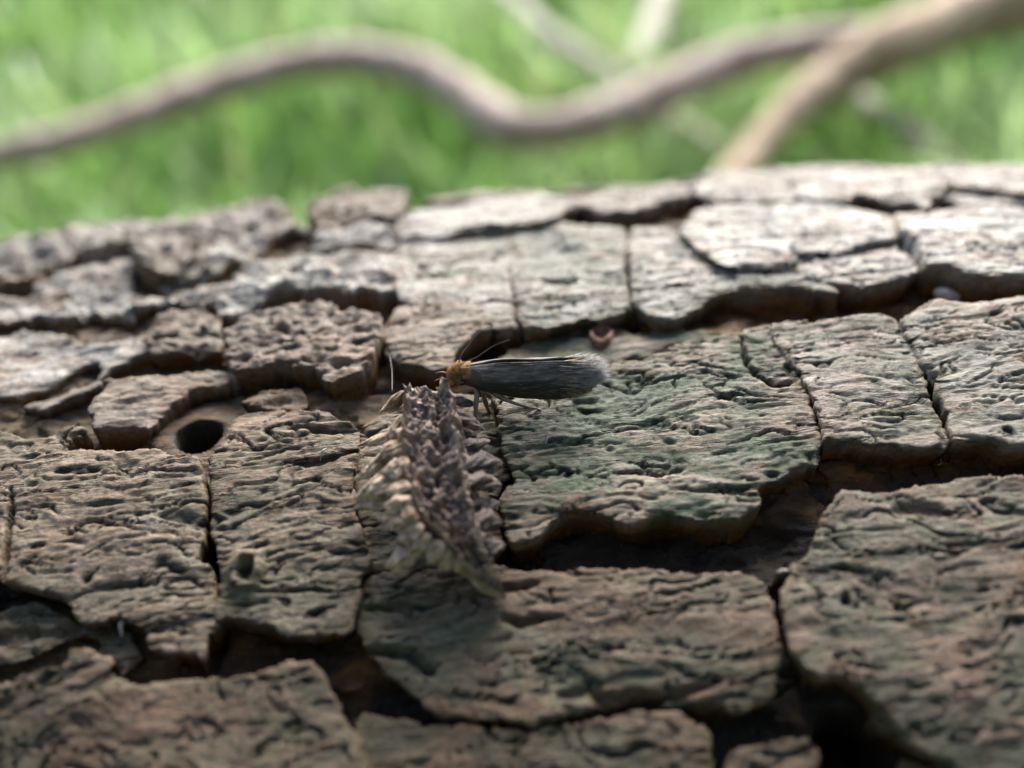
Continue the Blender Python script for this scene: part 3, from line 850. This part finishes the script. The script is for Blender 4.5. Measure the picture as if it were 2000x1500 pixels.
o = tag(mb.build('dead_stick', M_PALE), 'straight pale stick passing under the twisted branch', 'stick')
mb = MB(); branch(mb, [(1310, -90, 50, 2.4), (1290, 0, 50, 2.5), (1262, 90, 50, 2.5), (1235, 150, 44, 2.4)], seed=4)
o = tag(mb.build('dead_stalk', M_PALE), 'short upright pale stalk behind the bend of the twisted branch', 'stalk')
mb = MB(); branch(mb, [(1600, 150, 30, 1.9), (1690, 205, 40, 2.2), (1790, 270, 40, 2.2), (1900, 350, 30, 2.0)], seed=5)
o = tag(mb.build('grass_stem', M_PALE), 'pale dry grass stem below the thick fork of the branch', 'stem')

# ------------------------------------------------------------------ dried seed head lying on the bark
SH = empty('dried_seed_head', foot(850, 1000)[0], 'crumbly dried seed head with tan lobes and a tapering dark spine below the moth', 'seed head')
def mat_spine():
    k = NT('dry_spine')
    f = k.noise(24, 6, .72, (1, 1, 1), .6); f2 = k.noise(9, 4, .6)
    dark = k.ramp(f, [(.30, (.022, .013, .010)), (.42, (.095, .060, .045)), (.53, (.24, .17, .125)), (.68, (.48, .38, .285))])
    tan = k.ramp(f, [(.28, (.080, .040, .021)), (.46, (.25, .155, .094)), (.62, (.40, .28, .185)), (.8, (.54, .42, .31))])
    k.color(k.mix(k.math('MULTIPLY', k.attr('tan'), k.ramp(f2, [(.35, .45), (.6, 1.0)])), dark, tan))
    k.rough(k.ramp(f2, [(.35, .42), (.65, .75)]), .5)
    k.bump(k.math('ADD', f, k.math('MULTIPLY', k.noise(80, 4, .7), .4)), .018)
    return k.m
M_SPINE = mat_spine()
M_TAN = mat_simple('dry_tan', [(.30, (.075, .038, .020)), (.42, (.23, .142, .082)), (.54, (.39, .275, .178)), (.74, (.57, .445, .32))], 20, rough=.68, bump=.016, bscale=42)
M_SEED = mat_simple('dry_seed', [(.3, (.016, .011, .009)), (.5, (.060, .040, .029)), (.7, (.18, .13, .09))], 22, rough=.65, bump=.012, bscale=60)
LR = [(792,742,.24),(792,782,.24),(787,830,.235),(792,880,.23),(802,930,.225),(816,980,.215),(836,1016,.205),(872,1050,.19),(905,1090,.16),(945,1135,.10),(984,1160,.05)]
RR = [(870,745,.24),(880,790,.235),(887,830,.225),(891,880,.215),(898,930,.205),(912,980,.195),(929,1035,.18),(950,1075,.16),(956,1105,.13),(972,1138,.09),(988,1158,.05)]
def n1(a, b, sd, oc=3):
    return float(fbm(np.array([a*.83 + b*.47 + .37]), np.array([b*.89 - a*.41 + .61]), sd, oc)[0])
def spine_mesh():
    Ls = spline([tuple(log_pt(*p)) for p in LR], 20); Rs = spline([tuple(log_pt(*p)) for p in RR], 20)
    n = len(Ls); m2 = 60
    vs, tan = [], []
    for i in range(n):
        a, b = Ls[i], Rs[i]
        t = math.atan2(-(a[1]+b[1])/2, (a[2]+b[2])/2-AX[2])
        nr = np.array([0, -math.sin(t), math.cos(t)])
        wv = b - a; wl = np.linalg.norm(wv) + 1e-6; wd = wv/wl
        fade = min(1, (n-1-i)/60)
        dep = .17*(.25+.75*fade)
        s1 = i*.085
        jl = .016*n1(s1*.9, 3.3, 431)*fade; jr = .018*n1(s1*.9, 8.1, 433)*fade
        for k in range(m2):
            u = k/(m2-1)
            if u < .25:
                q = u/.25; p = a + wd*jl - wd*.028*(1-q)*fade - nr*dep*(1-q); rough_ = .011; tn = 1.0
            elif u <= .75:
                q = (u-.25)/.5
                trough = -.060*math.sin(math.pi*q)**.6*fade + .030*math.exp(-((q-.45-.1*math.sin(s1*.8))/.09)**2)*fade
                p = a + wd*jl*(1-q) + wd*jr*q + wv*q + nr*trough; rough_ = .024; tn = max(0, 1-q/.10)
            else:
                q = (u-.75)/.25; p = b + wd*jr + wd*.03*q*fade - nr*dep*q; rough_ = .013; tn = .15
            s2 = u*7
            nz = n1(s1*1.05, s2*.8, 401, 4); nz2 = n1(s1*2.3, s2*1.7, 411, 2); rd = 1-abs(n1(s1*1.5, s2*1.2, 441, 2))*2
            ridge = math.exp(-((u-.25)/.045)**2) + .8*math.exp(-((u-.75)/.05)**2)
            p = p + nr*((rough_*1.2*nz + rough_*.9*nz2 + rough_*.5*rd)*(.25+.75*fade) + .020*ridge*fade*n1(s1*1.7, u*4, 451, 2)) + wd*(.012*nz2*fade)
            vs.append(p); tan.append(tn)
    vs = np.array(vs).reshape(n, m2, 3)
    for k in range(m2):      # broken upper end
        o_ = n1(k*.33, .3, 421, 3)
        for i in range(5): vs[i, k] += (vs[0, k]-vs[6, k])*.9*o_*(1-i/5)
    fs = [(i*m2+k, i*m2+k+1, (i+1)*m2+k+1, (i+1)*m2+k) for i in range(n-1) for k in range(m2-1)]
    fs.append(tuple(range(m2-1, -1, -1)))
    for i in range(n-1):
        fs.append((i*m2, (i+1)*m2, (i+1)*m2+m2-1, i*m2+m2-1))
    fs.append(tuple((n-1)*m2+k for k in range(m2)))
    o = mesh_obj('spine', vs.reshape(-1, 3), fs, M_SPINE, attrs={'tan': tan})
    o.parent = SH; o.matrix_parent_inverse = Matrix.Translation(-SH.location)
spine_mesh()
def lobe(name, b, tip, wpx, hb, ht, mat, seed, thick=.6, power=1.0, noise=.3):
    hb += .02; ht += .045; wpx *= .80
    A = log_pt(b[0], b[1], hb); B = log_pt(tip[0], tip[1], ht)
    c = (A+B)/2; e1 = (B-A)/2*1.08
    t = math.atan2(-c[1], c[2]-AX[2]); nr = np.array([0, -math.sin(t), math.cos(t)])
    e2 = np.cross(e1, nr); e2 = e2/np.linalg.norm(e2)*wpx*.5*DM/FPX*random.uniform(.8, 1.1)
    e3 = np.cross(e2, e1); e3 = e3/np.linalg.norm(e3)*np.linalg.norm(e2)*thick
    lump(name, c, e1, e2, e3, mat, SH, n=20, noise=noise, seed=seed, power=power)
LOBES = [((788,765),(742,806),24,.16,.05),((790,815),(752,862),46,.17,.06),((768,852),(698,870),34,.10,.02),((795,868),(728,905),44,.18,.08),((775,890),(690,938),50,.13,.02),
 ((798,905),(742,925),40,.19,.11),((790,940),(692,972),52,.14,.02),((802,950),(742,962),36,.20,.12),((775,975),(692,992),36,.09,.01),((806,980),(748,990),38,.19,.11),
 ((815,1010),(752,1030),42,.18,.07),((790,1030),(735,1008),30,.10,.05),((825,1030),(775,1060),42,.17,.06),((840,1045),(780,1095),44,.15,.03),((815,1070),(750,1112),46,.10,.01),
 ((865,1060),(835,1100),40,.15,.04),((880,1075),(860,1112),34,.13,.02),((900,1085),(890,1118),30,.11,.01),((800,850),(770,840),30,.2,.15),((808,1005),(785,1000),30,.2,.16)]
for i, (b, tp, wpx, hb, ht) in enumerate(LOBES):
    lobe('lobe', b, tp, wpx, hb, ht, M_TAN, i+1, random.uniform(.6, .9), random.uniform(.9, 1.3), .45)
SEEDS = [((880,805),(945,838),30,.12,.06),((895,870),(956,862),30,.10,.07),((893,912),(978,900),48,.12,.05),((905,890),(950,880),30,.08,.05),((905,940),(977,945),42,.12,.06),
 ((915,985),(975,985),40,.08,.02),((925,1015),(978,1020),42,.11,.04),((940,1060),(985,1070),36,.07,.02),((880,780),(925,790),30,.10,.04),((890,840),(930,850),28,.07,.02)]
for i, (b, tp, wpx, hb, ht) in enumerate(SEEDS):
    lobe('seed', b, tp, wpx, hb, ht, M_SEED, 50+i, .65, .5, .4)

# ------------------------------------------------------------------ moth
def make_moth():
    A = log_pt(880, 728, .17); B = log_pt(1185, 728, .13)
    mid = (A+B)/2
    t = math.atan2(-mid[1], mid[2]-AX[2])
    nr = np.array([0, -math.sin(t), math.cos(t)])
    e1 = B - A; Ln = np.linalg.norm(e1); e1 = e1/Ln
    e2 = np.cross(e1, nr); e2 = e2/np.linalg.norm(e2)       # towards the camera
    if e2 @ (CAM-mid) < 0: e2 = -e2
    e3 = np.cross(e2, e1); e3 = e3 if e3 @ nr > 0 else -e3
    base_p = mid - nr*.16
    root = empty('moth', base_p, 'small grey-brown moth with an orange furry head standing on the bark', 'moth')
    def W(s, y, z): return A + e1*(s*Ln) + e2*y + e3*z
    k = NT('moth_wing')
    st = k.noise(3.0, 5, .65, (4, 26, 26), .25); st2 = k.noise(9, 4, .7, (2, 14, 14), .2)
    c = k.mix(.45, k.ramp(st, [(.34, (.022, .018, .015)), (.48, (.080, .068, .060)), (.58, (.16, .14, .125)), (.70, (.38, .35, .32))]), k.ramp(st2, [(.32, (.018, .014, .011)), (.55, (.075, .062, .052)), (.72, (.22, .195, .17))]))
    c = k.mix(k.attr('rust'), c, k.ramp(st, [(.3, (.065, .034, .014)), (.6, (.20, .11, .050)), (.8, (.30, .2, .12))]))
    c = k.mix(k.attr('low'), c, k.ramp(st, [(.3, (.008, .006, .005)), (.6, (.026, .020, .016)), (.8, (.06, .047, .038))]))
    k.color(c); k.rough(.62, .3); k.bump(k.noise(5, 4, .7, (4, 40, 40), .2), .004)
    m_wing = k.m
    m_head = mat_simple('orange_fur', [(.3, (.17, .080, .024)), (.55, (.33, .175, .062)), (.8, (.52, .35, .18))], 60, rough=.7, bump=0)
    m_dark = mat_simple('moth_body', [(.3, (.022, .016, .013)), (.6, (.06, .045, .036))], 40, rough=.6, bump=.003)
    m_leg = mat_simple('moth_leg', [(.3, (.055, .038, .022)), (.6, (.15, .105, .060))], 40, rough=.5, bump=0)
    m_ash = mat_simple('ash_fringe', [(.3, (.19, .165, .14)), (.6, (.34, .31, .28))], 30, rough=.6, bump=0)
    m_rust = mat_simple('rust_fringe', [(.3, (.10, .055, .024)), (.6, (.22, .135, .068))], 30, rough=.6, bump=0)
    m_eye = mat_simple('moth_eye', [(.3, (.006, .005, .005)), (.6, (.012, .010, .010))], 30, rough=.2, spec=.6, bump=0)
    # body: head, thorax, abdomen in one loft
    prof = [(.005, .012, .010, -.010), (.03, .027, .028, -.010), (.06, .032, .035, -.006), (.09, .027, .029, -.004), (.125, .036, .034, -.004), (.19, .040, .036, -.008), (.26, .036, .034, -.012), (.40, .034, .032, -.016), (.60, .030, .028, -.02), (.76, .024, .024, -.02), (.84, .006, .006, -.02)]
    sp = spline(prof, 5); n = 20
    vs, fs = [], []
    for s, ry, rz, z0 in sp:
        for q in range(n):
            an = 2*math.pi*q/n
            vs.append(W(s, ry*math.cos(an), z0 + rz*math.sin(an)))
    for i in range(len(sp)-1):
        for q in range(n):
            fs.append((i*n+q, i*n+(q+1) % n, (i+1)*n+(q+1) % n, (i+1)*n+q))
    fs.append(tuple(range(n))); fs.append(tuple((len(sp)-1)*n+q for q in reversed(range(n))))
    def kid(o):
        o.parent = root; o.matrix_parent_inverse = Matrix.Translation(-root.location); return o
    kid(mesh_obj('body', vs, fs, m_dark))
    # forewings, a steep roof along the back
    rnd = random.Random(3)
    for side in (1, -1):
        vs, rust, low = [], [], []
        ns, nt2 = 56, 22
        outline = []
        for i in range(ns):
            s = (i/(ns-1))
            s = 1-(1-s)**1.25
            sl = .075 + s*.825
            grow = min(1, .55 + s*2.2)
            hw = (.046 + .016*math.sin(min(1, s*1.3)*math.pi*.5))*grow
            ztop = .030 + .016*min(1, s*4) + .010*s + .012*s*s
            zlow = -.030 - .032*min(1, s*2.2) - .012*s
            endr = math.sqrt(max(0, 1-((s-.70)/.30)**2)) if s > .70 else 1.0
            endr = max(endr, .03)
            zm = (ztop*.45+zlow*.55) + .016*max(0, s-.6)
            for q in range(nt2):
                u = q/(nt2-1)
                y = side*(hw*math.sin(.06+u*math.pi*.60)**.8)*(.30+.70*endr)
                z = ztop + (zlow-ztop)*u**1.1
                z = zm + (z-zm)*endr
                wob = .003*float(perlin(np.array([s*4.3+side]), np.array([u*7.7]), 501)[0])
                vs.append(W(sl, y+side*wob, z+wob))
                if s > .66: outline.append((vs[-1], sl, y, z, zm, endr, u))
                rust.append(min(1, max(0, (s-.74)/.20))*(.95 if u > .10 else .5))
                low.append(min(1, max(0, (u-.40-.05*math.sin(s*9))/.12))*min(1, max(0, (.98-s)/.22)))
        fs = [(i*nt2+q, i*nt2+q+1, (i+1)*nt2+q+1, (i+1)*nt2+q) for i in range(ns-1) for q in range(nt2-1)]
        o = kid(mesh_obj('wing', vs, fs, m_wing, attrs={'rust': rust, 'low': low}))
        md = o.modifiers.new('thickness', 'SOLIDIFY'); md.thickness = .003
        # loose scales along the wing give a soft outline
        mb = MB()
        for _ in range(420):
            s = rnd.random(); i = int(s*(ns-1)); q = rnd.choice([0, 0, 1, rnd.randrange(nt2)])
            p = vs[i*nt2+q]
            d = e1*1.0 + e3*rnd.uniform(-.05, .13) + e2*side*rnd.uniform(-.02, .12)
            mb.hair(p, d, rnd.uniform(.015, .04), .0009)
        ws = mb.build('wing_scales', m_wing); ws.parent = o
        for mt, cnt, l0, l1 in ((m_rust, 1300, .016, .044), (m_ash, 900, .036, .066)):
            mb = MB()
            while cnt > 0:
                (p, sl, y, z, zm, endr, u) = rnd.choice(outline)
                rel_ = (sl-.67)/.23; 
                if rnd.random() > max(.03, rel_)**1.6: continue
                vz = (z-zm)/.07
                if mt is m_ash and vz < -.15 and rnd.random() < .8: continue
                cnt -= 1
                d = e1*1.0 + e3*(vz*.75*rel_ + rnd.uniform(-.14, .16)) + e2*side*(rnd.uniform(-.08, .22))
                mb.hair(p, d, rnd.uniform(l0, l1)*(1.15 if vz > 0 else .8), .0011, e3*rnd.uniform(-.05, .1))
            fr = mb.build('fringe', mt); fr.parent = o
    # head tuft
    mb = MB()
    for _ in range(1500):
        ph = rnd.uniform(-.55, 1.0)*math.pi; ps = rnd.uniform(-.5, 1)*math.pi*.5
        nrm_ = -e1*math.sin(ps)*.9 + (e2*math.cos(ph) + e3*math.sin(ph))*math.cos(ps)
        if nrm_ @ e3 < -.75: continue
        p = W(.052, 0, -.006) + nrm_*np.array(.028)
        # leave the eye clear
        if nrm_ @ e2 > .70 and -.65 < nrm_ @ e3 < .12 and nrm_ @ e1 > -.42: continue
        d = nrm_*.8 + e3*rnd.uniform(-.05, .55) + e1*rnd.uniform(-.4, .35) + e2*rnd.uniform(-.3, .3)
        mb.hair(p, d, rnd.uniform(.009, .024), .0012)
    for _ in range(420):
        s = rnd.uniform(.070, .098); an = rnd.uniform(.05, .95)*math.pi
        p = W(s, .030*math.cos(an), .030*math.sin(an))
        d = e1*.9 + e3*.45*math.sin(an) + e2*.4*math.cos(an)
        mb.hair(p, d, rnd.uniform(.012, .026), .0012)
    kid(mb.build('head_tuft', m_head))
    for sd in (1, -1):
        c = W(.070, .027*sd, -.020)
        o = lump('eye', c, e1*.014, e3*.014, e2*.010, m_eye, root, n=10, noise=0, power=0)
        # antenna sweeping up and back
        tipz = (.145, .158)[sd > 0]; tips = (.18, .27)[sd > 0]
        pts = spline([W(.055, .018*sd, .030), W(.075, .024*sd, .065), W((.055+tips)/2+.01, .034*sd, .105), W(tips, .04*sd, tipz), W(tips+.10, .045*sd, tipz+.032)], 6)
        mb = MB(); mb.tube(pts, np.linspace(.0017, .0006, len(pts)), 6); kid(mb.build('antenna', m_leg))
        # palps reach forward
        pts = spline([W(.025, .012*sd, -.028), W(-.01, .014*sd, -.022), W(-.055, .016*sd, -.012), W(-.10, .018*sd, -.020)], 5)
        mb = MB(); mb.tube(pts, np.linspace(.0042, .0012, len(pts)), 6); kid(mb.build('palp', m_leg))
    # legs: hip on the thorax, knee, ankle, foot on the bark
    feet_px = [(925, 852), (968, 828), (1050, 800), (862, 770), (915, 735), (1010, 716)]
    hips = [(.17, .035), (.20, .038), (.24, .036), (.15, -.03), (.19, -.034), (.24, -.03)]
    for (fx, fy), (hs, hy) in zip(feet_px, hips):
        f, fn = foot(fx, fy); f = f + fn*.004
        h_ = W(hs, hy, -.045)
        sgn = 1 if hy > 0 else -1
        out = (f + h_)/2
        knee = h_*.62 + f*.38 + e2*sgn*.028 + fn*.012
        ank = h_*.25 + f*.75 + e2*sgn*.016 + fn*.004
        pts = spline([h_, knee, ank, f, f + e1*.012 + e2*sgn*.006], 5)
        rads = np.interp(np.linspace(0, 1, len(pts)), [0, .2, .27, .55, .75, 1], [.0085, .0090, .0060, .0052, .0032, .0022])
        mb = MB(); mb.tube(pts, rads, 8, .06, seed=int(fx)); kid(mb.build('leg', m_leg))
    return root
make_moth()

# ------------------------------------------------------------------ small loose things on the bark
M_GRAIN = mat_simple('pale_grain', [(.3, (.22, .165, .14)), (.6, (.36, .29, .26))], 12, rough=.5, bump=.003)
p = log_pt(1850, 577, -.075); 
o = lump('seed_grain', p, np.array([.056, 0, -.014]), np.array([0, .036, .0]), np.array([0, 0, .030]), M_GRAIN, None, n=16, noise=.05, seed=3, power=.3)
tag(o, 'smooth pale oval grain lodged in the deep gap between bark plates', 'grain')
M_FLECK = mat_simple('pale_fleck', [(.3, (.24, .21, .17)), (.6, (.38, .35, .30))], 20, rough=.5, bump=0)
def fleck(px, py, dx, dy, r, name, label, cat, h=.01, bow=.02):
    a, na = foot(px, py); b, nb = foot(px+dx, py+dy)
    a = a + na*h; b = b + nb*h
    mb = MB(); mb.tube(spline([a, (a+b)/2 + na*bow, b], 6), np.interp(np.linspace(0, 1, 13), [0, .5, 1], [r*.4, r, r*.4]), 7, .12, seed=px)
    return tag(mb.build(name, M_FLECK), label, cat)
fleck(1512, 663, 12, 2, .004, 'bark_splinter', 'tiny white splinter near the top edge of the green plate', 'splinter')
fleck(1066, 872, 8, -12, .003, 'wing_scale_fleck', 'tiny white fleck on the green plate right of the seed head', 'fleck')
fleck(625, 905, 14, -26, .003, 'fibre', 'short white fibre on the wrinkled plate left of the seed head', 'fibre')
fleck(240, 1245, 14, -30, .010, 'plant_fibre', 'pale fibre leaning out of the mossy gap by the broken plate', 'fibre', .01, .04)
mb = MB()
a = log_pt(760, 690, .02); b = log_pt(766, 765, .10)
mb.tube(spline([a, (a+b)/2 + np.array([.006, 0, .01]), b], 8), [.0006]*17, 5)
tag(mb.build('silk_thread', M_FLECK), 'fine white silk thread hanging beside the broken top of the seed head', 'thread')
